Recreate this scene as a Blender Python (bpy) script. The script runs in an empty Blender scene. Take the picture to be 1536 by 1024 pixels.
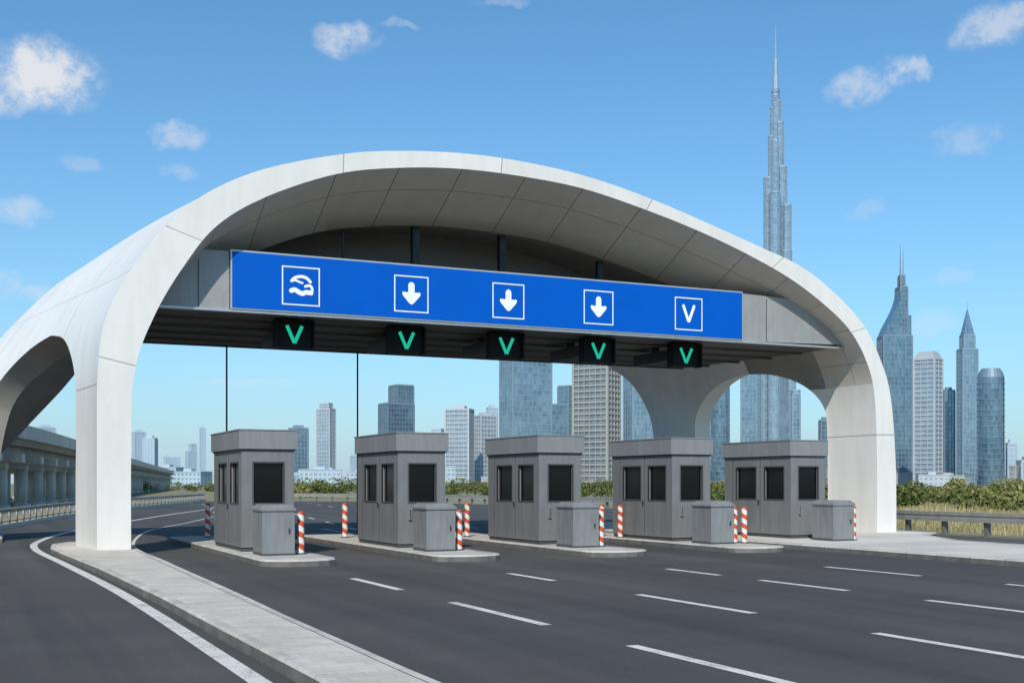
import bpy, math, random
import numpy as np
from mathutils import Vector
random.seed(7); rng=np.random.default_rng(7)
scene=bpy.context.scene
R=math.radians

# ------------------------------------------------------------ materials
def newmat(name):
    m=bpy.data.materials.new(name); m.use_nodes=True
    nt=m.node_tree; b=nt.nodes['Principled BSDF']
    return m,nt,b
def N(nt,t,**kw):
    n=nt.nodes.new(t)
    for k,v in kw.items(): setattr(n,k,v)
    return n
def ramp(nt,fac,stops):
    r=N(nt,'ShaderNodeValToRGB'); e=r.color_ramp.elements
    while len(e)<len(stops): e.new(0.5)
    for i,(p,c) in enumerate(stops): e[i].position=p; e[i].color=(c[0],c[1],c[2],1)
    nt.links.new(fac,r.inputs[0]); return r.outputs[0]
def noise(nt,scale,detail=6,rough=.6,coord='Object',sc=(1,1,1)):
    tc=N(nt,'ShaderNodeTexCoord'); mp=N(nt,'ShaderNodeMapping'); mp.inputs['Scale'].default_value=sc
    nt.links.new(tc.outputs[coord],mp.inputs[0])
    n=N(nt,'ShaderNodeTexNoise'); n.inputs['Scale'].default_value=scale; n.inputs['Detail'].default_value=detail; n.inputs['Roughness'].default_value=rough
    nt.links.new(mp.outputs[0],n.inputs['Vector']); return n.outputs[0]
def math_(nt,op,a,b=None,c=None):
    m=N(nt,'ShaderNodeMath',operation=op)
    for i,v in enumerate((a,b,c)):
        if v is None: continue
        if isinstance(v,(int,float)): m.inputs[i].default_value=v
        else: nt.links.new(v,m.inputs[i])
    return m.outputs[0]
def mixc(nt,f,a,b,mode='MIX'):
    m=N(nt,'ShaderNodeMix',data_type='RGBA',blend_type=mode)
    for i,v in ((0,f),(6,a),(7,b)):
        if isinstance(v,(int,float)): m.inputs[i].default_value=v
        elif isinstance(v,tuple): m.inputs[i].default_value=(v[0],v[1],v[2],1)
        else: nt.links.new(v,m.inputs[i])
    return m.outputs[2]
def bump(nt,b,h,strength=.3,dist=.01):
    n=N(nt,'ShaderNodeBump'); n.inputs['Strength'].default_value=strength; n.inputs['Distance'].default_value=dist
    nt.links.new(h,n.inputs['Height']); nt.links.new(n.outputs[0],b.inputs['Normal'])
def simple(name,col,rough=.6,metal=0,var=.12,scale=3,sc=(1,1,1),bs=0.0,spec=.5,joint=0,streak=0):
    m,nt,b=newmat(name)
    n=noise(nt,scale,6,.6,'Object',sc)
    lo=tuple(c*(1-var) for c in col); hi=tuple(min(1,c*(1+var)) for c in col)
    c=ramp(nt,n,[(.3,lo),(.7,hi)])
    if streak:
        c=mixc(nt,1.0,c,ramp(nt,noise(nt,3.5,7,.65,'Object',(2,2,.25)),[(.35,(1-streak,)*3),(.6,(1,1,1))]),'MULTIPLY')
    if joint:
        tc=N(nt,'ShaderNodeTexCoord'); sp=N(nt,'ShaderNodeSeparateXYZ'); nt.links.new(tc.outputs['Object'],sp.inputs[0])
        j=math_(nt,'LESS_THAN',math_(nt,'PINGPONG',sp.outputs[1],joint/2),.008)
        c=mixc(nt,j,c,tuple(x*.35 for x in col))
        fl=math_(nt,'FLOOR',math_(nt,'DIVIDE',sp.outputs[1],joint)); wn=N(nt,'ShaderNodeTexWhiteNoise',noise_dimensions='1D'); nt.links.new(fl,wn.inputs[1])
        c=mixc(nt,1.0,c,math_(nt,'MULTIPLY_ADD',wn.outputs[0],.16,.88),'MULTIPLY')
    nt.links.new(c,b.inputs['Base Color'])
    b.inputs['Roughness'].default_value=rough; b.inputs['Metallic'].default_value=metal
    b.inputs['Specular IOR Level'].default_value=spec
    if bs: bump(nt,b,noise(nt,scale*12,4),bs)
    return m
def seams(nt,coord_out,period,width,off=0.0):
    a=math_(nt,'ADD',coord_out,off)
    f=math_(nt,'PINGPONG',a,period/2)
    return math_(nt,'LESS_THAN',f,width)
def shellmat(name,col,pt,ps,offt,offs,wt=.008,ws=.003,dark=.45,rough=.45):
    m,nt,b=newmat(name)
    uv=N(nt,'ShaderNodeUVMap'); sp=N(nt,'ShaderNodeSeparateXYZ'); nt.links.new(uv.outputs[0],sp.inputs[0])
    s1=seams(nt,sp.outputs[0],pt,wt,offt); s2=seams(nt,sp.outputs[1],ps,ws,offs)
    s=math_(nt,'MAXIMUM',s1,s2)
    n=noise(nt,.45,6,.6); n2=noise(nt,2.0,7,.65,'Object',(1,1,.18)); n3=noise(nt,14,4,.7)
    c=ramp(nt,n,[(.3,tuple(x*.94 for x in col)),(.7,col)])
    c=mixc(nt,1.0,c,ramp(nt,n2,[(.32,(.925,.915,.90)),(.58,(1,1,1))]),'MULTIPLY')
    c=mixc(nt,1.0,c,ramp(nt,n3,[(.3,(.97,.97,.965)),(.65,(1,1,1))]),'MULTIPLY')
    fl=math_(nt,'FLOOR',math_(nt,'DIVIDE',math_(nt,'ADD',sp.outputs[0],offt),pt))
    fl2=math_(nt,'FLOOR',math_(nt,'DIVIDE',math_(nt,'ADD',sp.outputs[1],offs),ps))
    cb=N(nt,'ShaderNodeCombineXYZ'); nt.links.new(fl,cb.inputs[0]); nt.links.new(fl2,cb.inputs[1])
    wn=N(nt,'ShaderNodeTexWhiteNoise',noise_dimensions='3D'); nt.links.new(cb.outputs[0],wn.inputs[0])
    pv=math_(nt,'MULTIPLY_ADD',wn.outputs[0],.06,.95)
    c=mixc(nt,1.0,c,pv,'MULTIPLY')
    c=mixc(nt,s,c,tuple(x*dark for x in col))
    nt.links.new(c,b.inputs['Base Color']); b.inputs['Roughness'].default_value=rough
    inv=math_(nt,'SUBTRACT',1.0,s); bump(nt,b,math_(nt,'ADD',inv,math_(nt,'MULTIPLY',n3,.08)),.5,.015)
    return m

M={}
M['shell']=shellmat('white_shell_panels',(.80,.775,.735),2.0,.5,0.25,.13,.008,.0018,.5,.42)
M['rim']=shellmat('rim_panels',(.80,.775,.735),2.5,50,0.4,5,.008,.0018,.45,.42)
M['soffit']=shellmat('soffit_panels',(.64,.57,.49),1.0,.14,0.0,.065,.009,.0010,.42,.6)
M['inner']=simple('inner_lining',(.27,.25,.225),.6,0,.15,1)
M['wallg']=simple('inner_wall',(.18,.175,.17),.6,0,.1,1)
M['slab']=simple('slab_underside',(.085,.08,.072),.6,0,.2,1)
M['panelg']=simple('grey_panel',(.33,.33,.325),.5,.1,.08,1,streak=.12)
M['silver']=simple('silver_trim',(.50,.51,.52),.35,.5,.05,4)
M['black']=simple('black_metal',(.008,.008,.009),.6,0,.2,4,spec=.2)
M['steel']=simple('dark_steel',(.03,.031,.033),.5,.3,.2,4)
M['blue']=simple('sign_blue',(.0,.098,.50),.5,0,.05,.8,spec=.12)
M['white']=simple('sign_white',(.85,.86,.87),.5,0,.02,2)
m,nt,b=newmat('green_led'); b.inputs['Base Color'].default_value=(0.01,.2,.14,1); b.inputs['Emission Color'].default_value=(.005,.44,.27,1); b.inputs['Emission Strength'].default_value=1.0; M['led']=m
M['booth']=simple('booth_grey_paint',(.205,.205,.205),.45,.08,.14,1.0,(1,1,.4),.05,streak=.16)
M['booth2']=simple('booth_parapet_paint',(.25,.25,.25),.45,.08,.12,1.0,(1,1,.4),.05,streak=.14)
M['boothd']=simple('booth_seam',(.07,.07,.072),.5,0,.1,2)
m,nt,b=newmat('dark_glass'); b.inputs['Base Color'].default_value=(.004,.005,.006,1); b.inputs['Roughness'].default_value=.1; b.inputs['Specular IOR Level'].default_value=.3; M['glassd']=m
M['cab']=simple('cabinet_steel',(.29,.29,.29),.40,.3,.15,2,(1,1,.5),.05,streak=.2)
M['red']=simple('bollard_red',(.62,.08,.014),.5,0,.12,6)
M['bwhite']=simple('bollard_white',(.72,.70,.67),.5,0,.08,6)
M['guard']=simple('galvanised_rail',(.36,.34,.30),.5,.3,.15,3)
M['post']=simple('rail_post',(.17,.165,.15),.6,.2,.15,3)
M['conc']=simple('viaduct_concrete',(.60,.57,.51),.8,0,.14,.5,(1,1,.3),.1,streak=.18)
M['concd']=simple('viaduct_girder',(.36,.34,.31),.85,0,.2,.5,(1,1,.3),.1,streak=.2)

m,nt,b=newmat('asphalt')
a=noise(nt,.35,8,.62,'Object',(2.2,.07,1)); g=noise(nt,80,3,.85); g2=noise(nt,22,5,.8); p=noise(nt,.12,6,.6); tr=noise(nt,.5,5,.6,'Object',(.12,1.1,1))
c=ramp(nt,a,[(.32,(.053,.051,.049)),(.68,(.093,.089,.084))])
c=mixc(nt,.8,c,ramp(nt,p,[(.3,(.72,.72,.73)),(.7,(1.18,1.16,1.13))]),'MULTIPLY')
c=mixc(nt,.5,c,ramp(nt,tr,[(.35,(.80,.80,.80)),(.65,(1.15,1.15,1.15))]),'MULTIPLY')
c=mixc(nt,.85,c,ramp(nt,g,[(.3,(.45,.45,.46)),(.72,(1.7,1.67,1.62))]),'MULTIPLY')
c=mixc(nt,.6,c,ramp(nt,g2,[(.32,(.65,.65,.66)),(.7,(1.35,1.33,1.3))]),'MULTIPLY')
nt.links.new(c,b.inputs['Base Color']); b.inputs['Roughness'].default_value=.8; b.inputs['Specular IOR Level'].default_value=.3
bump(nt,b,g,.6,.008); M['asphalt']=m
m,nt,b=newmat('road_paint')
g=noise(nt,35,5,.75); w=noise(nt,3,6,.7)
t=math_(nt,'ADD',math_(nt,'MULTIPLY',g,.6),math_(nt,'MULTIPLY',w,.4))
c=ramp(nt,t,[(.41,(.22,.21,.19)),(.47,(.60,.57,.52)),(.7,(.78,.75,.69))])
nt.links.new(c,b.inputs['Base Color']); b.inputs['Roughness'].default_value=.7; M['paint']=m
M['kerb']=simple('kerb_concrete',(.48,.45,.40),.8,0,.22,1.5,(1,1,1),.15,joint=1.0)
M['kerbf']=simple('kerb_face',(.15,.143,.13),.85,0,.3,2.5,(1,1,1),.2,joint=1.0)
M['pale']=simple('pale_concrete_paving',(.56,.52,.46),.85,0,.14,.6,(1,1,1),.12,joint=2.0)
m,nt,b=newmat('paving')
tc=N(nt,'ShaderNodeTexCoord'); br=N(nt,'ShaderNodeTexBrick'); nt.links.new(tc.outputs['Object'],br.inputs[0])
br.inputs['Scale'].default_value=1.0; br.inputs['Brick Width'].default_value=.4; br.inputs['Row Height'].default_value=.2; br.inputs['Mortar Size'].default_value=.005
br.inputs['Color1'].default_value=(.60,.55,.475,1); br.inputs['Color2'].default_value=(.51,.47,.41,1); br.inputs['Mortar'].default_value=(.38,.35,.30,1)
c=mixc(nt,.8,br.outputs[0],ramp(nt,noise(nt,1.2,7,.65),[(.3,(.78,.77,.75)),(.7,(1.1,1.09,1.08))]),'MULTIPLY')
nt.links.new(c,b.inputs['Base Color']); b.inputs['Roughness'].default_value=.85; bump(nt,b,br.outputs[1],-.3,.01); M['paving']=m
m,nt,b=newmat('dry_ground')
n1=noise(nt,.05,8,.65); n2=noise(nt,1.5,6,.7)
c=ramp(nt,n1,[(.35,(.25,.215,.13)),(.5,(.19,.18,.09)),(.65,(.30,.255,.17))])
c=mixc(nt,.6,c,ramp(nt,n2,[(.3,(.7,.7,.7)),(.7,(1.3,1.25,1.2))]),'MULTIPLY')
nt.links.new(c,b.inputs['Base Color']); b.inputs['Roughness'].default_value=.95; M['ground']=m
def leafmat(name,stops):
    m,nt,b=newmat(name)
    at=N(nt,'ShaderNodeAttribute',attribute_name='tone')
    nt.links.new(ramp(nt,at.outputs['Fac'],stops),b.inputs['Base Color']); b.inputs['Roughness'].default_value=.7
    b.inputs['Specular IOR Level'].default_value=.2
    return m
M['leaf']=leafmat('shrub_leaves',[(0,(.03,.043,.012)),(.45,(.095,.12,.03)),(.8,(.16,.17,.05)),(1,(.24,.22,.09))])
M['straw']=leafmat('dry_grass_blades',[(0,(.16,.15,.06)),(.5,(.33,.285,.13)),(1,(.46,.39,.22))])

def facade(name,dark,light,rough=.12,metal=.55,pw=1.6,ph=3.6):
    m,nt,b=newmat(name)
    tc=N(nt,'ShaderNodeTexCoord'); sn=N(nt,'ShaderNodeVectorMath',operation='SNAP')
    ad=N(nt,'ShaderNodeVectorMath',operation='ADD'); ad.inputs[1].default_value=(.37,.41,.2)
    nt.links.new(tc.outputs['Object'],ad.inputs[0]); nt.links.new(ad.outputs[0],sn.inputs[0]); sn.inputs[1].default_value=(pw,pw,ph)
    wn=N(nt,'ShaderNodeTexWhiteNoise'); nt.links.new(sn.outputs[0],wn.inputs[0])
    big=noise(nt,.05,5,.65)
    t=math_(nt,'ADD',math_(nt,'MULTIPLY',wn.outputs[0],.3),math_(nt,'MULTIPLY',big,.8))
    c=ramp(nt,t,[(.3,dark),(.8,light)])
    nt.links.new(c,b.inputs['Base Color']); b.inputs['Roughness'].default_value=rough; b.inputs['Metallic'].default_value=metal
    return m
GL={'blue':facade('glass_blue',(.13,.21,.28),(.32,.44,.53)),  # aerial haze is painted into these glass colours, paled and blued
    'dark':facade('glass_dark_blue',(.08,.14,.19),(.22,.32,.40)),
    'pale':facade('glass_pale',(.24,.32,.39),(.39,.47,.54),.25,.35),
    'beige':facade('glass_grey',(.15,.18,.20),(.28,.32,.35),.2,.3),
    'haze':facade('glass_haze_tint',(.36,.47,.57),(.44,.55,.64),.4,.2)}
TR={'blue':simple('mullion_blue',(.25,.34,.41),.5,.2,.05,.1),  # mullion and cladding tones carry painted distance haze as well
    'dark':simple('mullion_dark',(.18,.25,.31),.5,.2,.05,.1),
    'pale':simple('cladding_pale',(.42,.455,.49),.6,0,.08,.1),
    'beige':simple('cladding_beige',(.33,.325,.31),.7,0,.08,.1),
    'haze':simple('cladding_haze_tint',(.40,.49,.57),.7,0,.05,.1)}

# ------------------------------------------------------------ mesh builder
class B:
    def __init__(s): s.v=[];s.f=[];s.m=[];s.uv=[];s.mats=[];s.smooth=[]
    def mi(s,mat):
        if mat not in s.mats: s.mats.append(mat)
        return s.mats.index(mat)
    def face(s,pts,mat,uvs=None,smooth=False):
        i=len(s.v); s.v+= [tuple(p) for p in pts]; s.f.append(list(range(i,i+len(pts)))); s.m.append(s.mi(mat)); s.uv.append(uvs); s.smooth.append(smooth)
    def mesh(s,verts,faces,mat,smooth=False):
        i=len(s.v); s.v+=[tuple(p) for p in verts]; k=s.mi(mat)
        for f in faces: s.f.append([i+j for j in f]); s.m.append(k); s.uv.append(None); s.smooth.append(smooth)
    def box(s,x0,x1,y0,y1,z0,z1,mat,tx=0,ty=0):
        v=[(x0,y0,z0),(x1,y0,z0),(x1,y1,z0),(x0,y1,z0),(x0+tx,y0+ty,z1),(x1-tx,y0+ty,z1),(x1-tx,y1-ty,z1),(x0+tx,y1-ty,z1)]
        s.mesh(v,[(0,3,2,1),(4,5,6,7),(0,1,5,4),(1,2,6,5),(2,3,7,6),(3,0,4,7)],mat)
    def obox(s,p,q,w,z0,z1,mat):
        p=Vector(p);q=Vector(q);d=(q-p);d.normalize();n=Vector((-d.y,d.x))*w/2
        a=[p+n,p-n,q-n,q+n]
        s.mesh([(c.x,c.y,z0) for c in a]+[(c.x,c.y,z1) for c in a],[(0,1,2,3),(4,7,6,5),(0,4,5,1),(1,5,6,2),(2,6,7,3),(3,7,4,0)],mat)
    def cyl(s,x,y,z0,z1,r0,r1,n,mat,smooth=True,ph=0):
        v=[]
        for i in range(n):
            a=2*math.pi*i/n+ph; v.append((x+r0*math.cos(a),y+r0*math.sin(a),z0))
        for i in range(n):
            a=2*math.pi*i/n+ph; v.append((x+r1*math.cos(a),y+r1*math.sin(a),z1))
        s.mesh(v,[(i,(i+1)%n,n+(i+1)%n,n+i) for i in range(n)],mat,smooth)
        s.mesh(v,[tuple(range(n,2*n)),tuple(range(n-1,-1,-1))],mat)
    def prismY(s,poly,y0,y1,mat):
        n=len(poly); v=[(x,y0,z) for x,z in poly]+[(x,y1,z) for x,z in poly]
        s.mesh(v,[(i,(i+1)%n,n+(i+1)%n,n+i) for i in range(n)]+[tuple(range(n)),tuple(range(2*n-1,n-1,-1))],mat)
    def make(s,name,loc=(0,0,0),rot=0,bevel=0,parent=None,recalc=True):
        me=bpy.data.meshes.new(name); me.from_pydata(s.v,[],s.f)
        for mt in s.mats: me.materials.append(mt)
        me.polygons.foreach_set('material_index',s.m); me.polygons.foreach_set('use_smooth',s.smooth)
        if any(u is not None for u in s.uv):
            l=me.uv_layers.new(name='UVMap'); k=0
            for f,u in zip(s.f,s.uv):
                for j in range(len(f)):
                    l.data[k].uv=u[j] if u else (0.37,0.2); k+=1
        ob=bpy.data.objects.new(name,me); scene.collection.objects.link(ob)
        ob.location=loc; ob.rotation_euler=(0,0,rot)
        if recalc:
            import bmesh
            bm=bmesh.new(); bm.from_mesh(me); bmesh.ops.remove_doubles(bm,verts=bm.verts,dist=1e-4); bmesh.ops.recalc_face_normals(bm,faces=bm.faces); bm.to_mesh(me); bm.free()
        if bevel:
            bv=ob.modifiers.new('bevel','BEVEL'); bv.width=bevel; bv.segments=2; bv.limit_method='ANGLE'; bv.angle_limit=R(40)
        if parent: ob.parent=parent
        return ob
def empty(name,loc=(0,0,0)):
    e=bpy.data.objects.new(name,None); scene.collection.objects.link(e); e.location=loc; return e

# ------------------------------------------------------------ ground, road
g=B(); S=14000
g.face([(-S,-S,-.02),(S,-S,-.02),(S,S,-.02),(-S,S,-.02)],M['ground']); g.make('ground',recalc=False)

def smoothpath(pts,n=8):
    out=[];P=[Vector(p) for p in pts]
    for i in range(len(P)-1):
        p0=P[max(i-1,0)];p1=P[i];p2=P[i+1];p3=P[min(i+2,len(P)-1)]
        for k in range(n):
            t=k/n
            out.append(.5*((2*p1)+(p2-p0)*t+(2*p0-5*p1+4*p2-p3)*t*t+(3*p1-p0-3*p2+p3)*t**3))
    out.append(P[-1]); return out
LF=smoothpath([(-14,-20),(-11,0),(-7,20),(-2.2,38),(1.4,49.8),(5.3,66.8),(11.2,87.7),(16.4,102.8),(23.3,124)])
RF=smoothpath([(31.6,-20),(31.5,10),(31.3,28),(32.2,37),(36.5,48),(41,60),(42.6,76),(40.6,94),(36.2,112),(30,121),(23.3,124)])
g=B(); poly=[(p.x,p.y,0) for p in LF]+[(p.x,p.y,0) for p in reversed(RF[:-1])]
poly.reverse()
g.face(poly,M['asphalt']); g.make('asphalt_road',recalc=False)

mk=B(); Z=.004
def dash(x0,y0,x1,y1,w=.16):
    p=Vector((x0,y0));q=Vector((x1,y1));d=(q-p).normalized();n=Vector((-d.y,d.x))*w/2
    mk.face([(p-n).to_tuple()+(Z,),(q-n).to_tuple()+(Z,),(q+n).to_tuple()+(Z,),(p+n).to_tuple()+(Z,)],M['paint'])
def pline(pts,w=.16):
    P=smoothpath(pts,6)
    L=[];Rr=[]
    for i,p in enumerate(P):
        d=(P[min(i+1,len(P)-1)]-P[max(i-1,0)]).normalized(); n=Vector((-d.y,d.x))*w/2
        L.append(p+n);Rr.append(p-n)
    for i in range(len(P)-1):
        mk.face([(Rr[i].x,Rr[i].y,Z),(Rr[i+1].x,Rr[i+1].y,Z),(L[i+1].x,L[i+1].y,Z),(L[i].x,L[i].y,Z)],M['paint'])
for X,ys in ((6.78,[(8.5,11.4),(13.5,16.7),(19,21.7)]),(10.0,[(8.5,11.1),(13.5,16.6),(19.6,21.6)]),(13.55,[(11.8,13.9),(15.7,18.1),(19.4,21.3)]),(17.0,[(12.6,15.5),(17.6,20.4)])):
    for a_,b_ in ys: dash(X,a_,X,b_)
    for k in range(4): dash(X,3.4-5*k,X,6.2-5*k)
pline([(2.45,-10),(2.47,10),(2.42,20),(2.15,28),(1.9,35),(2.3,40),(3.8,47.3),(7,58),(10.8,70),(15.9,85),(20,100)],.2)
pline([(3.86,-10),(3.88,10),(4.12,20),(4.3,28),(4.6,36),(6.6,47),(9.6,56),(14,70)],.10)
for k in range(9):
    y=44+k*7.5
    for x0 in (9.5,14,19,24.5):
        x=x0+(y-44)*.16; dash(x,y,x+.45,y+2.8,.14)
for x0 in (8.6,12.6,16.6,20.4): dash(x0,38,x0+.5,46,.14)
mk.make('road_markings',recalc=False)

def raised(name,poly,kw=.16,h=.15,top=M['paving']):
    P=[Vector(p) for p in poly]; n=len(P); ins=[]
    for i in range(n):
        a=(P[i]-P[i-1]).normalized(); c=(P[(i+1)%n]-P[i]).normalized()
        na=Vector((-a.y,a.x)); nc=Vector((-c.y,c.x)); bis=(na+nc).normalized(); ins.append(P[i]+bis*kw/max(.4,bis.dot(na)))
    b_=B()
    for i in range(n):
        j=(i+1)%n
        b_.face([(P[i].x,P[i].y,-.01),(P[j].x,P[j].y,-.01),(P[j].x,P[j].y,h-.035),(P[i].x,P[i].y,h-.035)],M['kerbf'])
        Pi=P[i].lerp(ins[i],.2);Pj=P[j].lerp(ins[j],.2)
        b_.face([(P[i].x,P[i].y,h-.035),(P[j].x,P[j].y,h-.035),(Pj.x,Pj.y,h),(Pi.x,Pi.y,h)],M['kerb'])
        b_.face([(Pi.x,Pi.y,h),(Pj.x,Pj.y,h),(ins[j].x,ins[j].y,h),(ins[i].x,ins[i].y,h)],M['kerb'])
    b_.face([(p.x,p.y,h-.006) for p in ins],top)
    return b_.make(name,recalc=False)
raised('median_pavement',[(2.76,-12),(3.62,-12),(3.66,10),(3.84,20),(4.02,28),(4.2,33.5),(4.05,35.5),(3.5,36.3),(2.8,36),(2.3,34.8),(2.15,33),(2.25,30),(2.5,25),(2.7,18),(2.78,10)],.12)
raised('right_pavement',[(20.75,-12),(26.3,-12),(26.3,22),(26.6,26),(28.5,29.2),(30.2,30.5),(30.4,34),(29.5,37),(28.5,45),(20.9,45),(20.8,30)],.18,.15,M['pale'])
raised('rear_leg_pavement',[(-1.2,39.5),(1.2,39.5),(1.4,44),(-1.1,44)])

BX=[6.22,10.24,14.28,18.54,22.76]; BY=28.9
for i,x in enumerate(BX[:4]):
    pts=[]
    x0,x1=x-.28,x+1.42
    for k in range(9):
        a=math.pi+math.pi*k/8; pts.append(((x0+x1)/2+(x1-x0)/2*math.cos(a)*1.0,25.75+ .55*math.sin(a)))
    pts+=[(x1,38),((x0+x1)/2,38.6),(x0,38)]
    raised('traffic_island' if i==0 else 'traffic_island.%03d'%i,pts,.14,.15,M['kerb'])

# ------------------------------------------------------------ canopy shell
O=[(3.12,0),(3.12,2.5),(3.15,4.8),(3.4,6.14),(4.15,7.53),(5.3,8.92),(7.0,9.98),(9.3,10.72),(11.1,11.04),(13.1,11.2),(15,11.17),(17,10.98),(19.1,10.57),(21.2,10.02),(23.2,9.45),(24.95,8.92),(26.35,8.15),(27.6,7.15),(28.35,6.0),(28.8,4.75),(29.02,2.5),(29.05,0)]
I=[(3.94,0),(3.94,2.5),(4.02,4.6),(4.5,6.05),(5.23,7.37),(6.08,8.50),(7.38,9.39),(9.3,10.2),(11.1,10.57),(13.0,10.75),(15.0,10.74),(16.9,10.6),(18.9,10.22),(20.95,9.72),(22.8,9.15),(24.5,8.5),(25.9,7.75),(27.0,6.95),(27.75,5.9),(28.1,4.7),(28.2,2.5),(28.2,0)]
Q=[(-.9,0),(-.85,2.5),(-.1,4.7),(.85,6.1),(1.9,7.4),(3.3,8.8),(5.2,10.0),(8,10.9),(10.8,11.3),(13.5,11.4),(16,11.2),(18.3,10.8),(20.2,10.3),(22,9.8),(23.7,9.2),(25.1,8.6),(26.05,7.8),(26.75,6.9),(27.15,5.9),(27.4,4.7),(27.5,2.5),(27.5,0)]
RI=[(.4,0),(0.75,2.0),(1.9,3.5),(3.1,4.9),(3.9,5.9),(4.9,6.8),(6.5,8),(9,9.5),(11,10.3),(13.3,10.4),(15.5,10.3),(17.5,9.8),(19.3,9.2),(21,8.5),(22.4,7.8),(23.5,7.1),(24.6,6.6),(25.55,6.0),(26.25,5.1),(26.62,4.1),(26.7,2.5),(26.7,0)]
RP=list(RI); RP[0]=(.1,0);RP[1]=(.15,2.5);RP[2]=(.8,4.6);RP[3]=(1.9,5.9);RP[4]=(3.0,7.2);RP[5]=(4.2,8.2);RP[6]=(6,9.2);RP[7]=(8.7,10.2)
RP[14]=(22.5,8.6);RP[15]=(23.9,8.2);RP[16]=(25.15,7.7);RP[17]=(25.95,6.9);RP[18]=(26.5,5.9);RP[19]=(26.67,4.7)
def cr(L,t):
    n=len(L)-1; t=min(max(t,0),n-1e-9); i=int(t); f=t-i
    p0=L[max(i-1,0)];p1=L[i];p2=L[i+1];p3=L[min(i+2,n)]
    return tuple(.5*((2*p1[k])+(p2[k]-p0[k])*f+(2*p0[k]-5*p1[k]+4*p2[k]-p3[k])*f*f+(3*p1[k]-p0[k]-3*p2[k]+p3[k])*f**3) for k in (0,1))
Y0,Y1=31.2,43.0; DY=Y1-Y0; A0=2.5/DY; SE=2.4/DY
def outer(t,s):
    a=cr(O,t);q=cr(Q,t); bul=math.sin(math.pi*s)*.22*min(1,max(0,(a[1]-3)/4))
    if t>10: bul*=1.5
    pw=1+.7*min(1,max(0,(8-t)/4))
    sx=s**pw
    e=.05; p1=cr(O,t-e);p2=cr(O,t+e); tx,tz=p2[0]-p1[0],p2[1]-p1[1]; l=math.hypot(tx,tz) or 1
    return (a[0]+(q[0]-a[0])*sx-tz/l*bul, Y0+DY*s, a[1]+(q[1]-a[1])*s+tx/l*bul)
def inner(t,s):
    a=cr(I,t); w=min(1,max(0,(a[1]-6.3)/3.3)); w=w*w*(3-2*w)
    i2=(a[0],a[1]-1.15*w)
    if s<=SE:
        q=s/SE; x,z=a[0]+(i2[0]-a[0])*q,a[1]+(i2[1]-a[1])*q
    else:
        q=(s-SE)/(1-SE); p=cr(RP,t); x,z=i2[0]+(p[0]-i2[0])*q,i2[1]+(p[1]-i2[1])*q
        if s>.79:
            w=(s-.79)/.21; r=cr(RI,t); x,z=x+(r[0]-x)*w,z+(r[1]-z)*w
    if t<6:
        x=max(x,outer(t,s)[0]+.45)
    return (x,Y0+DY*s,z)
zt,zr=6.05,1.95
def sedge(t):
    z=cr(O,t)[1]
    if z<=zt-zr: return A0
    if z>=zt: return .5
    k=(z-(zt-zr))/zr; return A0+(.5-A0)*(1-math.sqrt(max(0,1-k*k)))
ts=[]
for i in range(21):
    n=24 if i in (2,17,18) else (14 if i in(1,3,19) else 7)
    ts+=[i+k/n for k in range(n)]
ts.append(21-1e-6)
canopy=empty('toll_plaza_canopy')
sh=B()
def halfS(t,half,cols=9):
    e=sedge(t)
    if half==0: return [e*k/cols for k in range(cols+1)]
    return [1-e+e*k/cols for k in range(cols+1)]
for half in (0,1):
    for a_,b_ in zip(ts[:-1],ts[1:]):
        S0=halfS(a_,half);S1=halfS(b_,half)
        for j in range(9):
            sh.face([outer(a_,S0[j]),outer(a_,S0[j+1]),outer(b_,S1[j+1]),outer(b_,S1[j])],M['shell'],[(a_,S0[j]),(a_,S0[j+1]),(b_,S1[j+1]),(b_,S1[j])],True)
        if half==0:
            def scol(e): return [SE*k/4 for k in range(5)]+[SE+(e-SE)*k/4 for k in range(1,5)]
            s0=scol(sedge(a_));s1=scol(sedge(b_))
            for j in range(8):
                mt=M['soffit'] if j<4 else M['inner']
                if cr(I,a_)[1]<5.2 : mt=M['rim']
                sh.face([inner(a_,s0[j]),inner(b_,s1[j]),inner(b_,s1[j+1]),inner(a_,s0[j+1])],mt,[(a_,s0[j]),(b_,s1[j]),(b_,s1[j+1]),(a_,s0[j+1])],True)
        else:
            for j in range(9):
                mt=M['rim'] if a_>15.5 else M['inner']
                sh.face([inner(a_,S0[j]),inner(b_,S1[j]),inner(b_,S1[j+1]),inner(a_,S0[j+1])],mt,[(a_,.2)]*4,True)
        if cr(O,a_)[1]<zt or cr(O,b_)[1]<zt:
            e0,e1=(S0[-1],S1[-1]) if half==0 else (S0[0],S1[0])
            mt=M['inner'] if (half==1 and a_<10) else M['rim']
            sh.face([outer(a_,e0),outer(b_,e1),inner(b_,e1),inner(a_,e0)],mt,[(a_,.2)]*4,True)
    s=0 if half==0 else 1
    for a_,b_ in zip(ts[:-1],ts[1:]):
        sh.face([outer(a_,s),outer(b_,s),inner(b_,s),inner(a_,s)],M['rim'],[(a_,.2),(b_,.2),(b_,.2),(a_,.2)],False)
so=sh.make('arched_shell',parent=canopy)
es=so.modifiers.new('split','EDGE_SPLIT'); es.split_angle=R(32)

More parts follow.
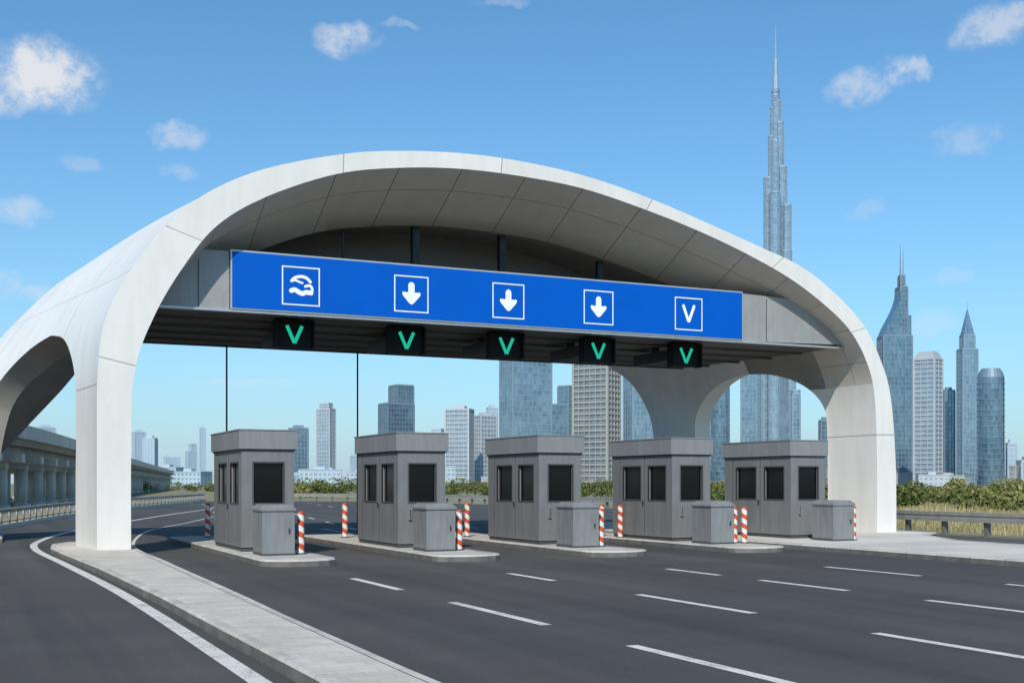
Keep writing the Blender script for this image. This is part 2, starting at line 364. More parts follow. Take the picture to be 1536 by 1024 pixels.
sl=B()
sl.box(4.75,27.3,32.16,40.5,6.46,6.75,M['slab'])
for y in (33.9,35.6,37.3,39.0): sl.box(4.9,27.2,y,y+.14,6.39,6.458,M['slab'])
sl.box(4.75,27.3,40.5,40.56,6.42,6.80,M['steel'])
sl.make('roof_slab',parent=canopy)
wl=B()
tt=[3+.25*k for k in range(60)]
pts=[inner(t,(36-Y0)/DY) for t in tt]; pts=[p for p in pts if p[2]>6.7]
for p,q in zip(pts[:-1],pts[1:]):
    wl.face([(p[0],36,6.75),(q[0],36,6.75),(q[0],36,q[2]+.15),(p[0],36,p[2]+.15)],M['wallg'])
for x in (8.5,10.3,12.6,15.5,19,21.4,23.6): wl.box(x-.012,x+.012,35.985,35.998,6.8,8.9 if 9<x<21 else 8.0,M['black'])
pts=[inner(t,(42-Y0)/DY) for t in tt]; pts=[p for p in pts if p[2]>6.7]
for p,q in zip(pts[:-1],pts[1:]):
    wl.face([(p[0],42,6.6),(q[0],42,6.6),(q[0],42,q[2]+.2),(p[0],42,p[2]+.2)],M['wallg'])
wl.make('inner_wall',parent=canopy)
st=B()
for x,w in ((10.3,.03),(12.6,.11),(15.5,.11),(19.0,.09),(21.9,.03)): st.box(x-w,x+w,33.9,33.9+2*w,6.75,9.7,M['steel'])
st.make('hanger_struts',parent=canopy)
ep=B()
lt=[inner(2+.1*k,.07) for k in range(60)]
lp=[(p[0]-.12,p[2]) for p in lt if 6.45<p[2]<7.98]
ep.prismY([(6.56,6.46),(6.56,8.02)]+[(lp[-1][0],8.02)]+list(reversed(lp)),32.0,32.14,M['panelg'])
rt=[inner(14+.1*k,.07) for k in range(60)]
rp=[(p[0]+.12,p[2]) for p in rt if 6.45<p[2]<8.02]
ep.prismY([(23.21,6.46)]+list(reversed(rp))+[(23.21,8.02)],32.0,32.14,M['panelg'])
for x in (5.75,24.2,): ep.box(x-.015,x+.015,31.992,31.999,6.5,7.9 if x>7 else 7.75,M['boothd'])
ep.box(4.7,27.6,31.93,32.15,6.40,6.458,M['silver'])
ep.make('beam_end_panels',parent=canopy)
for i,x in enumerate((8.2,12.8)):
    b_=B(); b_.cyl(x,40.4,0,6.45,.03,.03,10,M['steel']); b_.cyl(x,40.4,0,.04,.14,.14,12,M['steel']); b_.make('support_pole' if i==0 else 'support_pole.001')

# ------------------------------------------------------------ overhead sign
sg=empty('overhead_lane_sign')
b_=B(); b_.box(6.58,23.19,31.9,32.14,6.463,8.06,M['silver']); b_.make('sign_frame',parent=sg,bevel=.01)
b_=B(); b_.box(6.62,23.15,31.885,31.899,6.51,8.01,M['blue']); b_.make('sign_face',parent=sg)
YS=31.878
ic=B()
def sq(cx,cz,h,w=.035):
    for (x0,x1,z0,z1) in ((cx-h,cx+h,cz+h-w,cz+h),(cx-h,cx+h,cz-h,cz-h+w),(cx-h,cx-h+w,cz-h+w,cz+h-w),(cx+h-w,cx+h,cz-h+w,cz+h-w)):
        ic.face([(x0,YS,z0),(x1,YS,z0),(x1,YS,z1),(x0,YS,z1)],M['white'])
def stroke(b2,pts,w,y,mat,cx=0,cz=0,cap=True):
    P=[Vector((p[0]+cx,p[1]+cz)) for p in pts];L=[];Rr=[]
    for i,p in enumerate(P):
        d=(P[min(i+1,len(P)-1)]-P[max(i-1,0)]).normalized(); ww=w[i] if isinstance(w,list) else w
        n=Vector((-d.y,d.x))*ww/2; L.append(p+n);Rr.append(p-n)
    for i in range(len(P)-1):
        b2.face([(Rr[i].x,y,Rr[i].y),(Rr[i+1].x,y,Rr[i+1].y),(L[i+1].x,y,L[i+1].y),(L[i].x,y,L[i].y)],mat)
    if cap:
        for e,dd in ((0,0),(-1,0)):
            ww=(w[e] if isinstance(w,list) else w)/2
            b2.face([(P[e].x+ww*math.cos(k*math.pi/6),y-.001,P[e].y+ww*math.sin(k*math.pi/6)) for k in range(12)],mat)
def arrow(cx,cz):
    stroke(ic,[(0,.25),(0,-.05)],.19,YS,M['white'],cx,cz)
    hd=[(-.28,.0),(-.26,.06),(-.18,.05),(.18,.05),(.26,.06),(.28,.0),(.25,-.06),(.06,-.27),(0,-.30),(-.06,-.27),(-.25,-.06)]
    ic.face([(cx+x,YS-.002,cz+z) for x,z in reversed(hd)],M['white'])
CZ=7.2
sq(8.49,CZ,.53)
up=smoothpath([(-.26,.13),(-.17,.22),(-.04,.26),(.08,.26),(.19,.21),(.26,.13)],5)
stroke(ic,[tuple(p) for p in up],.085,YS,M['white'],8.49,CZ)
hk=smoothpath([(-.26,.13),(-.15,.15),(-.04,.11),(.04,.09)],4)
stroke(ic,[tuple(p) for p in hk],.06,YS-.003,M['white'],8.49,CZ)
hk=smoothpath([(.12,.0),(.22,.03),(.30,-.02),(.31,-.12)],4)
stroke(ic,[tuple(p) for p in hk],.075,YS-.005,M['white'],8.49,CZ)
dn=smoothpath([(-.27,-.14),(-.17,-.11),(-.06,-.17),(.04,-.20),(.14,-.16),(.28,-.17)],5)
stroke(ic,[tuple(p) for p in dn],.13,YS-.007,M['white'],8.49,CZ)
for x in (11.7,14.75,17.8): sq(x,CZ,.52); arrow(x,CZ)
sq(21.08,CZ,.52)
stroke(ic,[(-.2,.25),(-.01,-.22)],.10,YS,M['white'],21.08,CZ); stroke(ic,[(.2,.25),(.01,-.22)],.10,YS-.003,M['white'],21.08,CZ)
ic.make('sign_pictograms',parent=sg,recalc=False)

# ------------------------------------------------------------ lane signals
for i,x in enumerate((8.6,11.96,15.2,18.42,21.72)):
    b_=B()
    b_.box(-.5,.5,0,.28,-.36,.36,M['black']); b_.box(-.56,-.5,-.12,.28,-.38,.40,M['black']); b_.box(.5,.56,-.12,.28,-.38,.40,M['black']); b_.box(-.5,.5,-.14,.0,.36,.40,M['black'])
    b_.box(-.22,.22,.28,3.0,-.10,.26,M['steel']); b_.box(-.1,.1,.05,.25,.40,.44,M['steel']); b_.box(-.1,.1,1.8,2.0,.26,.44,M['steel'])
    stroke(b_,[(-.22,.24),(0,-.25)],.10,-.006,M['led'],0,0,False); stroke(b_,[(.22,.24),(0,-.25)],.10,-.009,M['led'],0,0,False)
    b_.make('lane_signal' if i==0 else 'lane_signal.%03d'%i,(x,33.0,6.02))

# ------------------------------------------------------------ booths
def booth(i,x):
    b_=B(); W,L=1.3,3.4; m1,m2=M['booth'],M['booth2']
    w0,w1=1.18,2.16
    b_.box(.03,W-.03,.03,L-.03,0,.1,M['boothd'])
    b_.box(.07,W-.07,.07,L-.07,.1,2.5,M['glassd'])
    for ya,yb in ((0,.07),(L-.07,L)):
        b_.box(0,W,ya,yb,.1,w0,m1); b_.box(0,W,ya,yb,w1,2.5,m1); b_.box(0,.3,ya,yb,w0,w1,m1); b_.box(1.03,W,ya,yb,w0,w1,m1)
    for xa,xb in ((0,.07),(W-.07,W)):
        b_.box(xa,xb,.07,L-.07,.1,w0,m1); b_.box(xa,xb,.07,L-.07,w1,2.5,m1)
        for ya,yb in ((.07,.33),(1.28,1.72),(2.75,L-.07)): b_.box(xa,xb,ya,yb,w0,w1,m1)
    t=.035
    def frF(x0,x1,z0,z1,y,dy):
        for q in ((x0-t,x1+t,z1,z1+t),(x0-t,x1+t,z0-t,z0),(x0-t,x0,z0,z1),(x1,x1+t,z0,z1)): b_.box(q[0],q[1],y-dy,y+.03,q[2],q[3],M['boothd'])
    frF(.3,1.03,w0,w1,0,.012)
    def frS(y0,y1,z0,z1):
        for q in ((y0-t,y1+t,z1,z1+t),(y0-t,y1+t,z0-t,z0),(y0-t,y0,z0,z1),(y1,y1+t,z0,z1)): b_.box(-.012,.03,q[0],q[1],q[2],q[3],M['boothd'])
    frS(.33,1.28,w0,w1); frS(1.72,2.75,w0,w1)
    for y in (1.5,2.95): b_.box(-.005,.0,y-.01,y+.01,.12,2.45,M['boothd'])
    b_.box(-.03,0,1.56,1.6,1.0,1.14,M['steel'])
    b_.box(.28,.36,-.05,0,.72,1.02,M['booth2']); b_.box(.3,.34,-.052,-.05,.75,.99,M['boothd'])
    b_.box(-.07,W+.07,-.07,L+.07,2.5,2.95,m2); b_.box(-.085,W+.085,-.085,L+.085,2.95,2.98,m2)
    b_.box(-.03,W+.03,-.03,L+.03,2.46,2.5,M['boothd'])
    b_.make('toll_booth' if i==0 else 'toll_booth.%03d'%i,(x,BY,.147),bevel=.008)
for i,x in enumerate(BX): booth(i,x)
for i,x in enumerate(BX):
    b_=B(); w,l=.78,.95
    b_.box(0,w,0,l,0,.04,M['boothd']); b_.box(.01,w-.01,.01,l-.01,.04,1.02,M['cab'])
    b_.box(-.02,w+.02,-.02,l+.02,1.02,1.07,M['cab']); b_.box(-.02,w+.02,-.02,l+.02,1.07,1.17,M['cab'],.1,.12)
    b_.box(0,.01,.06,.9,.06,.07,M['boothd'])
    b_.box(w*.8,w*.8+.03,-.015,.01,.5,.62,M['steel'])
    b_.make('utility_cabinet' if i==0 else 'utility_cabinet.%03d'%i,(x+.07,27.05,.147),bevel=.012)
bl=[(x+1.06,27.35,1.0) for x in BX]+[(18.54+1.28,27.2,1.0),(6.97,37.2,1.05),(10.75,35.2,1.05),(14.4,34.2,1.05),(18.4,32.75,1.0),(18.4,31.6,1.0)]
for i,(x,y,h) in enumerate(bl):
    b_=B(); b_.cyl(0,0,0,.03,.12,.11,16,M['boothd']); n=3.5
    seg=24; rr=.08; rows=48
    for a in range(rows):
        z0=.03+(h-.06)*a/rows; z1=.03+(h-.06)*(a+1)/rows
        for k in range(seg):
            a0=2*math.pi*k/seg;a1=2*math.pi*(k+1)/seg
            ph=(a/rows*n+ (k/seg))%1
            mt=M['red'] if ph<.5 else M['bwhite']
            b_.face([(rr*math.cos(a0),rr*math.sin(a0),z0),(rr*math.cos(a1),rr*math.sin(a1),z0),(rr*math.cos(a1),rr*math.sin(a1),z1),(rr*math.cos(a0),rr*math.sin(a0),z1)],mt,None,True)
    b_.cyl(0,0,h-.03,h,.083,.05,16,M['red'])
    b_.make('striped_bollard' if i==0 else 'striped_bollard.%03d'%i,(x,y,.147))

# ------------------------------------------------------------ rails
def resample(P,step):
    out=[P[0]];acc=0
    for a_,c_ in zip(P[:-1],P[1:]):
        L=(c_-a_).length
        while acc+L>=step:
            f=(step-acc)/L; a_=a_.lerp(c_,f); out.append(a_.copy()); L=(c_-a_).length; acc=0
        acc+=L
    return out
def offset(P,o):
    out=[]
    for i,p in enumerate(P):
        d=(P[min(i+1,len(P)-1)]-P[max(i-1,0)]).normalized(); out.append(p+Vector((-d.y,d.x))*o)
    return out
b_=B(); P=resample(offset(RF,-.5),2.0)
for p,q in zip(P[:-1],P[1:]):
    b_.obox(p,q,.10,.46,.58,M['guard']); b_.obox(p,q,.05,.58,.68,M['guard']); b_.obox(p,q,.10,.68,.80,M['guard'])
for p in P: b_.box(p.x+.06,p.x+.22,p.y-.08,p.y+.08,-.02,.74,M['post'])
b_.make('guard_rail')
b_=B(); P=resample(offset(LF,.35),1.6)
for p,q in zip(P[:-1],P[1:]):
    b_.obox(p,q,.3,-.02,.16,M['conc']); b_.obox(p,q,.09,.72,.80,M['conc']); b_.obox(p,q,.05,.24,.28,M['guard'])
    b_.cyl(p.x,p.y,.16,.76,.05,.05,6,M['guard'])
    for k in range(1,6):
        r=p.lerp(q,k/6); b_.box(r.x-.018,r.x+.018,r.y-.018,r.y+.018,.28,.72,M['guard'])
b_.make('roadside_railing')
# ------------------------------------------------------------ viaduct
b_=B(); VP=smoothpath([(-14,5),(-6,40),(2.0,80.6),(8.6,112),(26.6,208),(64,400)],10)
def sweep(b2,P,prof,mat):
    rings=[]
    for i,p in enumerate(P):
        d=(P[min(i+1,len(P)-1)]-P[max(i-1,0)]).normalized(); n=Vector((-d.y,d.x))
        rings.append([(p.x+n.x*o,p.y+n.y*o,z) for o,z in prof])
    m_=len(prof)
    for r0,r1 in zip(rings[:-1],rings[1:]):
        for j in range(m_):
            k=(j+1)%m_
            b2.face([r0[j],r1[j],r1[k],r0[k]],mat)
    b2.face(rings[0],mat); b2.face(rings[-1],mat)
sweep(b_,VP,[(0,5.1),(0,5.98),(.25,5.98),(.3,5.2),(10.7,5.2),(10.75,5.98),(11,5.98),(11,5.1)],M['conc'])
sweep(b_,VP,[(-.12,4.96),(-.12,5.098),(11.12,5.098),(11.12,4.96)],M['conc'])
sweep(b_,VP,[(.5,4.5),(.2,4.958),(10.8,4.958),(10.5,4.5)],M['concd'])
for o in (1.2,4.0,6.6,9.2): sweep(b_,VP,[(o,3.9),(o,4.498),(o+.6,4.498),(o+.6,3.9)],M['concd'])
for i,p in enumerate(resample(VP,8.0)):
    d=Vector((.2,.98)).normalized(); n=Vector((-d.y,d.x))
    a_=p+n*.1; c_=p+n*10.9; b_.obox(a_,c_,1.3,3.3,3.898,M['conc'])
    a_=p+n*1.2; c_=p+n*9.8; b_.obox(a_,c_,1.1,2.9,3.298,M['conc'])
    for o in (1.6,5.5,9.0):
        q=p+n*o; b_.cyl(q.x,q.y,-.02,2.92,.42,.42,14,M['conc']); b_.cyl(q.x,q.y,-.02,.3,.6,.6,14,M['conc'])
b_.make('elevated_highway')

# ------------------------------------------------------------ vegetation
def cards(name,centers,mat,size,tone,up=False):
    n=len(centers); c=np.asarray(centers)
    a=rng.normal(size=(n,3)); a/=np.linalg.norm(a,axis=1)[:,None]
    r=rng.normal(size=(n,3)); bb=np.cross(a,r); bb/=np.linalg.norm(bb,axis=1)[:,None]
    s=size[:,None]
    if up:
        a=np.stack([rng.normal(size=n)*.3,rng.normal(size=n)*.3,np.ones(n)],1)
        bb=np.stack([rng.normal(size=n),rng.normal(size=n),np.zeros(n)],1); bb/=np.linalg.norm(bb,axis=1)[:,None]; bb*=.09
        v=np.stack([c-bb*s,c+bb*s,c+a*s+bb*s*.2,c+a*s-bb*s*.2],1).reshape(-1,3)
    else:
        v=np.stack([c-a*s,c-bb*s*.6,c+a*s,c+bb*s*.6],1).reshape(-1,3)
    me=bpy.data.meshes.new(name); me.vertices.add(4*n); me.vertices.foreach_set('co',v.ravel().astype(np.float32))
    me.loops.add(4*n); me.loops.foreach_set('vertex_index',np.arange(4*n,dtype=np.int32))
    me.polygons.add(n); me.polygons.foreach_set('loop_start',np.arange(0,4*n,4,dtype=np.int32)); me.polygons.foreach_set('loop_total',np.full(n,4,dtype=np.int32))
    me.update(); me.materials.append(mat)
    at=me.attributes.new('tone','FLOAT','POINT'); at.data.foreach_set('value',np.repeat(tone,4).astype(np.float32))
    ob=bpy.data.objects.new(name,me); scene.collection.objects.link(ob); return ob
C=[];T=[];SZ=[]
def bush(x,y,r,h,n,t0):
    k=rng.integers(3,7)
    cc=np.stack([rng.normal(size=k)*r*.45,rng.normal(size=k)*r*.45,h*rng.uniform(.3,.75,k)],1); rad=r*rng.uniform(.35,.6,k)
    idx=rng.integers(0,k,n); d=rng.normal(size=(n,3)); d/=np.linalg.norm(d,axis=1)[:,None]
    rr=rad[idx]*rng.uniform(.5,1.08,n)**.6
    p=cc[idx]+d*rr[:,None]*np.array([1,1,.8]); p[:,2]=np.abs(p[:,2])
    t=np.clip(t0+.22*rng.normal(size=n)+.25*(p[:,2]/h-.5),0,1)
    p+=np.array([x,y,0]); C.append(p);T.append(t);SZ.append(rng.uniform(.09,.2,n)*(.8+.5*r/2))
for _ in range(230):
    az=R(rng.uniform(33,56)); d=rng.uniform(82,200) ; x,y=d*math.sin(az),d*math.cos(az)
    h=rng.uniform(.8,2.3)*(1+.2*rng.normal()); h=max(.5,h); bush(x,y,rng.uniform(.8,2.4),h,230,rng.uniform(.3,.95))
for _ in range(380):
    az=R(rng.uniform(6,36)); d=rng.uniform(150,300); x,y=d*math.sin(az),d*math.cos(az)
    if az<R(13) and d<260: continue
    h=rng.uniform(1.0,2.8); bush(x,y,rng.uniform(1.2,3),h,170,rng.uniform(.25,.85))
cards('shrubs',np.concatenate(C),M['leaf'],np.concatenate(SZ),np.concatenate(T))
n=60000
az=np.radians(rng.uniform(30,56,n)); d=rng.uniform(36,130,n); x=d*np.sin(az); y=d*np.cos(az)
keep=(x>33.5)&((x>45)|(y<36+ (x-33)*1.2))
x=x[keep];y=y[keep]; n=len(x)
patch=.5+.5*np.sin(x*.35+np.sin(y*.22)*2)*np.cos(y*.27)
cards('dry_grass',np.stack([x,y,np.full(n,-.02)],1),M['straw'],rng.uniform(.12,.38,n)*(.6+.6*patch),np.clip(patch*.5+.4+.2*rng.normal(size=n),0,1),up=True)

# ------------------------------------------------------------ skyline
def tower(name,az,dist,w,h,style,rot=25,dep=.8,crown='flat',fh=3.8,fin=3.2,slabp=.15,round_=False):
    r=R(abs(rot)); W=w/(math.cos(r)+dep*math.sin(r)); D=W*dep
    b2=B(); gl=GL[style];tr=TR[style]
    def block(W,D,z0,z1,cx=0,cy=0):
        if round_:
            b2.cyl(cx,cy,z0,z1,W/2,W/2,24,gl,False)
            z=z0+fh
            while z<z1-1: b2.cyl(cx,cy,z-.45,z,W/2+slabp,W/2+slabp,24,tr,False); z+=fh
            return
        b2.box(cx-W/2,cx+W/2,cy-D/2,cy+D/2,z0,z1,gl)
        z=z0+fh
        while z<z1-1:
            b2.box(cx-W/2-slabp,cx+W/2+slabp,cy-D/2-slabp,cy+D/2+slabp,z-(.9 if slabp>.3 else .6),z,tr); z+=fh
        k=max(2,round(W/fin)); q=slabp+.12
        for i in range(k+1):
            x=cx-W/2+W*i/k; ww=.7 if i in(0,k) else .17; b2.box(x-ww,x+ww,cy-D/2-q,cy-D/2+.1,z0,z1,tr); b2.box(x-ww,x+ww,cy+D/2-.1,cy+D/2+q,z0,z1,tr)
        k=max(2,round(D/fin))
        for i in range(k+1):
            y=cy-D/2+D*i/k; ww=.7 if i in(0,k) else .17; b2.box(cx-W/2-q,cx-W/2+.1,y-ww,y+ww,z0,z1,tr); b2.box(cx+W/2-.1,cx+W/2+q,y-ww,y+ww,z0,z1,tr)
        b2.box(cx-W/2-q-.02,cx+W/2+q+.02,cy-D/2-q-.02,cy+D/2+q+.02,z1-.2,z1+1.3,tr)
    if crown=='flat': block(W,D,0,h-2); b2.box(-W*.28,W*.28,-D*.28,D*.28,h-2,h+1.5,tr)
    elif crown=='mech':
        block(W,D,0,h*.93); block(W*.7,D*.7,h*.93,h)
    elif crown=='step':
        block(W,D,0,h*.8); block(W*.62,D*.9,h*.8,h-1.5,W*.19)
    elif crown=='sail':
        hb=h*.70; block(W,D,0,hb)
        n=10; prof=[(-W/2,hb)]
        for k in range(n+1):
            t=k/n; prof.append((-W/2+W*.62*math.sin(t*math.pi/2)**1.4,hb+(h*.92-hb)*t))
        prof+=[(W*.12,hb)]
        b2.prismY(prof,-D/2,D/2,gl)
        for k in range(1,n):
            t=k/n; x=-W/2+W*.62*math.sin(t*math.pi/2)**1.4; z=hb+(h*.92-hb)*t; b2.box(x-.2,W*.12,-D/2-.3,D/2+.3,z-.5,z,tr)
        block(W*.24,D*.8,hb,h*.93,W*.24); b2.box(W*.36+.02,W/2,-D*.4,D*.4,hb,h*.80,gl)
        block(W*.14,D*.4,h*.93,h*.985,W*.24)
        b2.cyl(W*.2,0,h*.98,h*1.14,.7,.12,8,tr); b2.cyl(W*.3,0,h*.98,h*1.12,.5,.1,8,tr)
    elif crown=='pyramid':
        hb=h*.76; block(W,D,0,hb)
        block(W*.72,D*.72,hb,h*.84)
        v=[(-W*.36,-D*.36),(W*.36,-D*.36),(W*.36,D*.36),(-W*.36,D*.36)]
        b2.mesh([(a_,c_,h*.84) for a_,c_ in v]+[(0,0,h)],[(0,1,4),(1,2,4),(2,3,4),(3,0,4)],gl)
        b2.cyl(0,0,h*.97,h*1.03,.4,.1,6,tr)
        for k in range(1,7):
            t=k/7; q=.36*(1-t)+.01; b2.box(-W*q-.1,W*q+.1,-D*q-.1,D*q+.1,h*.84+h*.16*t-.4,h*.84+h*.16*t,tr)
    elif crown=='roundtop':
        block(W,D,0,h-6)
        for k in range(4):
            q=1-.02*(k+1)**2*.8
            if round_: b2.cyl(0,0,h-6+k*1.5,h-6+(k+1)*1.5,W/2*q,W/2*(q-.04),24,tr,False)
            else: b2.box(-W/2*q,W/2*q,-D/2*q,D/2*q,h-6+k*1.5,h-6+(k+1)*1.5,tr)
    a=R(az)
    return b2.make(name,(dist*math.sin(a),dist*math.cos(a),0),-a+R(rot),recalc=False)
idx=0
def tw(*a,**k):
    global idx
    nm='skyscraper' if idx==0 else 'skyscraper.%03d'%idx; idx+=1; return tower(nm,*a,**k)
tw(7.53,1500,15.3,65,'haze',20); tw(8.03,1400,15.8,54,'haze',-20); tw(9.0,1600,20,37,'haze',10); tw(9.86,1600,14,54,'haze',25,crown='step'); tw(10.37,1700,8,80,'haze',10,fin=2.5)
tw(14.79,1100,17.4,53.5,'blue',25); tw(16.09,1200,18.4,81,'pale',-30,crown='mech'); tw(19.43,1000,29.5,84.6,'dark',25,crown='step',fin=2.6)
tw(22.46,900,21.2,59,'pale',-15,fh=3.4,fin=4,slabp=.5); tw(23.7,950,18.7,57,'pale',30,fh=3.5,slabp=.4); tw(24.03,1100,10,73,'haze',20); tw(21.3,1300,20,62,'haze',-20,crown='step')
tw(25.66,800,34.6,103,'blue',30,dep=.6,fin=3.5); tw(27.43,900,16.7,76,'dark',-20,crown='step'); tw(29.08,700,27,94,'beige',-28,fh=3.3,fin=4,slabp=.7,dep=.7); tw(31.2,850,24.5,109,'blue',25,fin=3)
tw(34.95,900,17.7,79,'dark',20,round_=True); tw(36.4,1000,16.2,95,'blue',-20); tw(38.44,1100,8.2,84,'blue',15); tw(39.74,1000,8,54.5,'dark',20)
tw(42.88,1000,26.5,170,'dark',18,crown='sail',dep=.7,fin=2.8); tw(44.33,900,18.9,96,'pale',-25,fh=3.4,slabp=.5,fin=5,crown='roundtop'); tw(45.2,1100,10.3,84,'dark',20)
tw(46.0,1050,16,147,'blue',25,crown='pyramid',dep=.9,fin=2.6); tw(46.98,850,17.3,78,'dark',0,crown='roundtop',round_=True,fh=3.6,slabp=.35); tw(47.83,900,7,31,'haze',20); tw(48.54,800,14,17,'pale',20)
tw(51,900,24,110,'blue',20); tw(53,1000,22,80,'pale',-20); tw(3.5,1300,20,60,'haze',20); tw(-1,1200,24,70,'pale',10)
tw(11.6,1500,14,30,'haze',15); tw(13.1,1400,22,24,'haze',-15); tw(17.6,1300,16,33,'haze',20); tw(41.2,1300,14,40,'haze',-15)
k=0
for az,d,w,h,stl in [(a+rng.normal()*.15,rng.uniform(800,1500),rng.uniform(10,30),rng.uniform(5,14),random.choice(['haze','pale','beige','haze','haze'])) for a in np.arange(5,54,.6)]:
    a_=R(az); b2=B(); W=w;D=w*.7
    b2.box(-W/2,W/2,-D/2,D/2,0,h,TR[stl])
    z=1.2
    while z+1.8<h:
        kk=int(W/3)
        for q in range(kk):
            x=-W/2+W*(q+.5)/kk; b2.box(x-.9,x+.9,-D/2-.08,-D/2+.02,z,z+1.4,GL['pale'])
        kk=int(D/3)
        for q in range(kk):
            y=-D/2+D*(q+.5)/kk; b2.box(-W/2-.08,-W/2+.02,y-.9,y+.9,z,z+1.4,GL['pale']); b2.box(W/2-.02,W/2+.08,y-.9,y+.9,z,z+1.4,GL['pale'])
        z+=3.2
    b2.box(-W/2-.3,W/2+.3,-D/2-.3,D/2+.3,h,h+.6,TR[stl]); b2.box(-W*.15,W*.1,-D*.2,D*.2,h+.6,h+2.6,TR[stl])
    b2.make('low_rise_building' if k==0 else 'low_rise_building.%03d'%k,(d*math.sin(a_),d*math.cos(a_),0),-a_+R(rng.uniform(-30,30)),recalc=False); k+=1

# supertall stepped tower with spire
b2=B(); gl=facade('glass_supertall',(.20,.29,.37),(.38,.49,.58),.2,.5,3,6); tr=simple('steel_supertall',(.40,.48,.54),.35,.4,.05,.02)  # pale bluish base colours stand in for haze over the distance
def lobe(ang,r,rad,z0,z1):
    c,s=math.cos(ang),math.sin(ang); x,y=c*(r-rad),s*(r-rad)
    b2.cyl(x,y,z0,z1,rad,rad,12,gl,False,ang)
    nx,ny=-s*rad*.86,c*rad*.86
    P=[(nx,ny),(-nx,-ny),(x-nx,y-ny),(x+nx,y+ny)]
    b2.mesh([(p[0],p[1],z0) for p in P]+[(p[0],p[1],z1) for p in P],[(0,1,2,3),(4,5,6,7),(1,2,6,5),(3,0,4,7)],gl)
    for k in range(12):
        a=ang+2*math.pi*(k+.5)/12
        if math.cos(a-ang)<-.2: continue
        px,py=x+math.cos(a)*rad*1.0,y+math.sin(a)*rad*1.0
        b2.cyl(px,py,z0,z1+1.5,.55,.55,4,tr,False)
    z=z0+24
    while z<z1-6: b2.cyl(x,y,z,z+1.2,rad+.3,rad+.3,12,tr,False,ang); z+=14
    b2.cyl(x,y,z1-.3,z1+2.2,rad+.5,rad+.5,12,tr,False,ang)
A1,A2,A3=R(178),R(-22),R(-95)
for ang,L in ((A1,[(26,9,0,300),(20.5,8,300,529),(12.5,7,529,600),(9.5,6,600,650)]),
              (A2,[(44,9,0,160),(36,9,160,250),(29,9,250,400),(28,8,400,478),(20,8,478,545),(14.5,7,545,622),(9,6,622,660)]),
              (A3,[(40,9,0,220),(30,9,220,350),(22,8,350,500),(14,7,500,590),(9,6,590,670)])):
    for r_,rad,z0,z1 in L: lobe(ang,r_,rad,z0,z1)
b2.cyl(0,0,0,682,7.2,7.2,12,gl,False)
for z in range(300,680,14): b2.cyl(0,0,z,z+1.2,7.6,7.6,12,tr,False)
b2.cyl(0,0,682,708,5.2,4.8,12,tr,False); b2.cyl(0,0,708,734,3.6,3.3,12,tr,False); b2.cyl(0,0,734,760,2.0,1.5,8,tr,False); b2.cyl(0,0,760,795,1.2,.35,8,tr,False)
a=R(37.53); b2.make('supertall_tower',(2100*math.sin(a),2100*math.cos(a),0),-a,recalc=False)

# ------------------------------------------------------------ light + sky
sd=Vector((-.50,-.74,.0)); sd.normalize(); el=R(42)
dirv=Vector((sd.x*math.cos(el),sd.y*math.cos(el),math.sin(el)))
L=bpy.data.lights.new('sun','SUN'); L.energy=4.1; L.angle=R(.5); L.color=(1,.945,.86)
lo=bpy.data.objects.new('sun',L); scene.collection.objects.link(lo); lo.rotation_euler=dirv.to_track_quat('Z','Y').to_euler(); lo.location=(-30,-40,60)
w=bpy.data.worlds.new('World'); scene.world=w; w.use_nodes=True; nt=w.node_tree; bg=nt.nodes['Background']
sk=N(nt,'ShaderNodeTexSky',sky_type='NISHITA'); sk.sun_disc=False; sk.sun_elevation=el; sk.sun_rotation=math.atan2(sd.x,sd.y); sk.altitude=0; sk.air_density=1.0; sk.dust_density=.6; sk.ozone_density=1.8
tint=mixc(nt,1.0,sk.outputs[0],(.58,1.0,1.18),'MULTIPLY')
nt.links.new(tint,bg.inputs[0]); bg.inputs[1].default_value=.13
tc=N(nt,'ShaderNodeTexCoord'); sp=N(nt,'ShaderNodeSeparateXYZ'); nt.links.new(tc.outputs['Generated'],sp.inputs[0])
azn=math_(nt,'MULTIPLY',math_(nt,'ARCTAN2',sp.outputs[0],sp.outputs[1]),57.2958); eln=math_(nt,'MULTIPLY',math_(nt,'ARCSINE',sp.outputs[2]),57.2958)
hz=math_(nt,'MULTIPLY',math_(nt,'EXPONENT',math_(nt,'MULTIPLY',math_(nt,'MAXIMUM',eln,0.0),-1/6.0)),.92)
bgh=N(nt,'ShaderNodeBackground'); bgh.inputs[0].default_value=(.49,.61,.735,1); bgh.inputs[1].default_value=1.0
mh=N(nt,'ShaderNodeMixShader'); nt.links.new(hz,mh.inputs[0]); nt.links.new(bg.outputs[0],mh.inputs[1]); nt.links.new(bgh.outputs[0],mh.inputs[2])
nz=N(nt,'ShaderNodeTexNoise'); nz.inputs['Scale'].default_value=48; nz.inputs['Detail'].default_value=10; nz.inputs['Roughness'].default_value=.66; nt.links.new(tc.outputs['Generated'],nz.inputs['Vector'])
nz2=N(nt,'ShaderNodeTexNoise'); nz2.inputs['Scale'].default_value=40; nz2.inputs['Detail'].default_value=4; nt.links.new(tc.outputs['Generated'],nz2.inputs['Vector'])
sp2=N(nt,'ShaderNodeSeparateColor'); nt.links.new(nz2.outputs[1],sp2.inputs[0])
azn=math_(nt,'ADD',azn,math_(nt,'MULTIPLY_ADD',sp2.outputs[0],2.2,-1.1)); eln2=math_(nt,'ADD',eln,math_(nt,'MULTIPLY_ADD',sp2.outputs[1],1.3,-.65))
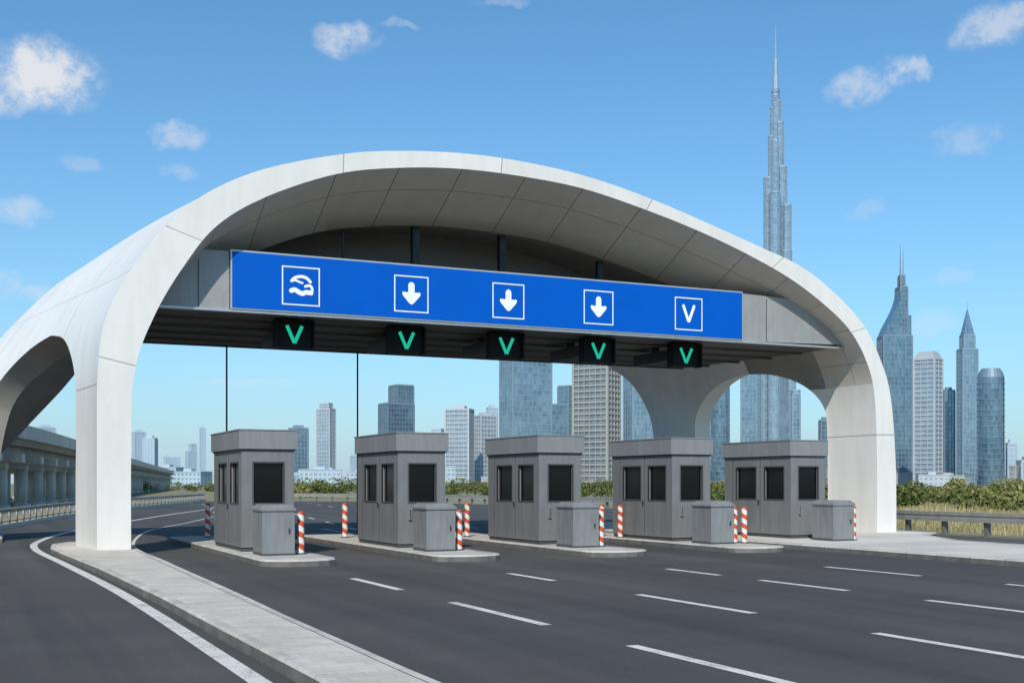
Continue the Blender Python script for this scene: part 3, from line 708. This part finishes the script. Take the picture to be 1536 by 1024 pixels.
clouds=[(3.5,17.7,3.0,1.7,.95),(1.6,16.9,2.6,1.2,.7),(17.06,20.32,2.0,.9,.6),(19.61,21.09,1.2,.35,.22),(9.36,15.69,1.5,.75,.45),(9.51,14.20,.9,.5,.28),(4.84,14.27,1.3,.45,.2),(2.33,11.92,1.6,.75,.4),(2.47,8.65,2.0,.85,.36),
(41.35,17.74,1.7,1.0,.5),(43.26,18.28,1.4,.7,.6),(47.28,19.69,2.3,1.05,.55),(45.97,15.13,2.0,.8,.24),(41.74,12.36,1.0,.45,.16),(45.27,9.28,1.0,.45,.16),(44.27,7.20,1.5,.7,.2),(12.39,4.7,3,.3,.2),(24.26,22.06,1.8,.35,.22)]
mx=None
for (ca,ce,cw,ch,cs) in clouds:
    u=math_(nt,'MULTIPLY_ADD',azn,1/cw,-ca/cw); v=math_(nt,'MULTIPLY_ADD',eln2,1/ch,-ce/ch)
    r2=math_(nt,'MULTIPLY_ADD',u,u,math_(nt,'MULTIPLY',v,v))
    q=math_(nt,'MULTIPLY_ADD',r2,-1.0,1.0); q=math_(nt,'MAXIMUM',q,0.0)
    q=math_(nt,'MULTIPLY',q,math_(nt,'MULTIPLY_ADD',nz.outputs[0],3.4,-.85))
    mr=N(nt,'ShaderNodeMapRange',interpolation_type='SMOOTHSTEP'); mr.inputs['From Min'].default_value=.0; mr.inputs['From Max'].default_value=1.0; mr.inputs['To Max'].default_value=cs
    nt.links.new(q,mr.inputs[0]); mx=mr.outputs[0] if mx is None else math_(nt,'MAXIMUM',mx,mr.outputs[0])
bg2=N(nt,'ShaderNodeBackground'); bg2.inputs[0].default_value=(.84,.86,.90,1); bg2.inputs[1].default_value=.93
ms=N(nt,'ShaderNodeMixShader'); nt.links.new(mx,ms.inputs[0]); nt.links.new(mh.outputs[0],ms.inputs[1]); nt.links.new(bg2.outputs[0],ms.inputs[2])
nt.links.new(ms.outputs[0],nt.nodes['World Output'].inputs[0])

# ------------------------------------------------------------ camera
cam=bpy.data.cameras.new('camera'); co=bpy.data.objects.new('camera',cam); scene.collection.objects.link(co); scene.camera=co
co.location=(0,0,1.8); co.rotation_euler=(R(90),0,R(-25)); cam.sensor_width=36; cam.lens=1779/1536*36; cam.shift_y=213/1536; cam.clip_start=.1; cam.clip_end=30000
scene.view_settings.view_transform='Standard'; scene.view_settings.look='None'; scene.view_settings.exposure=0
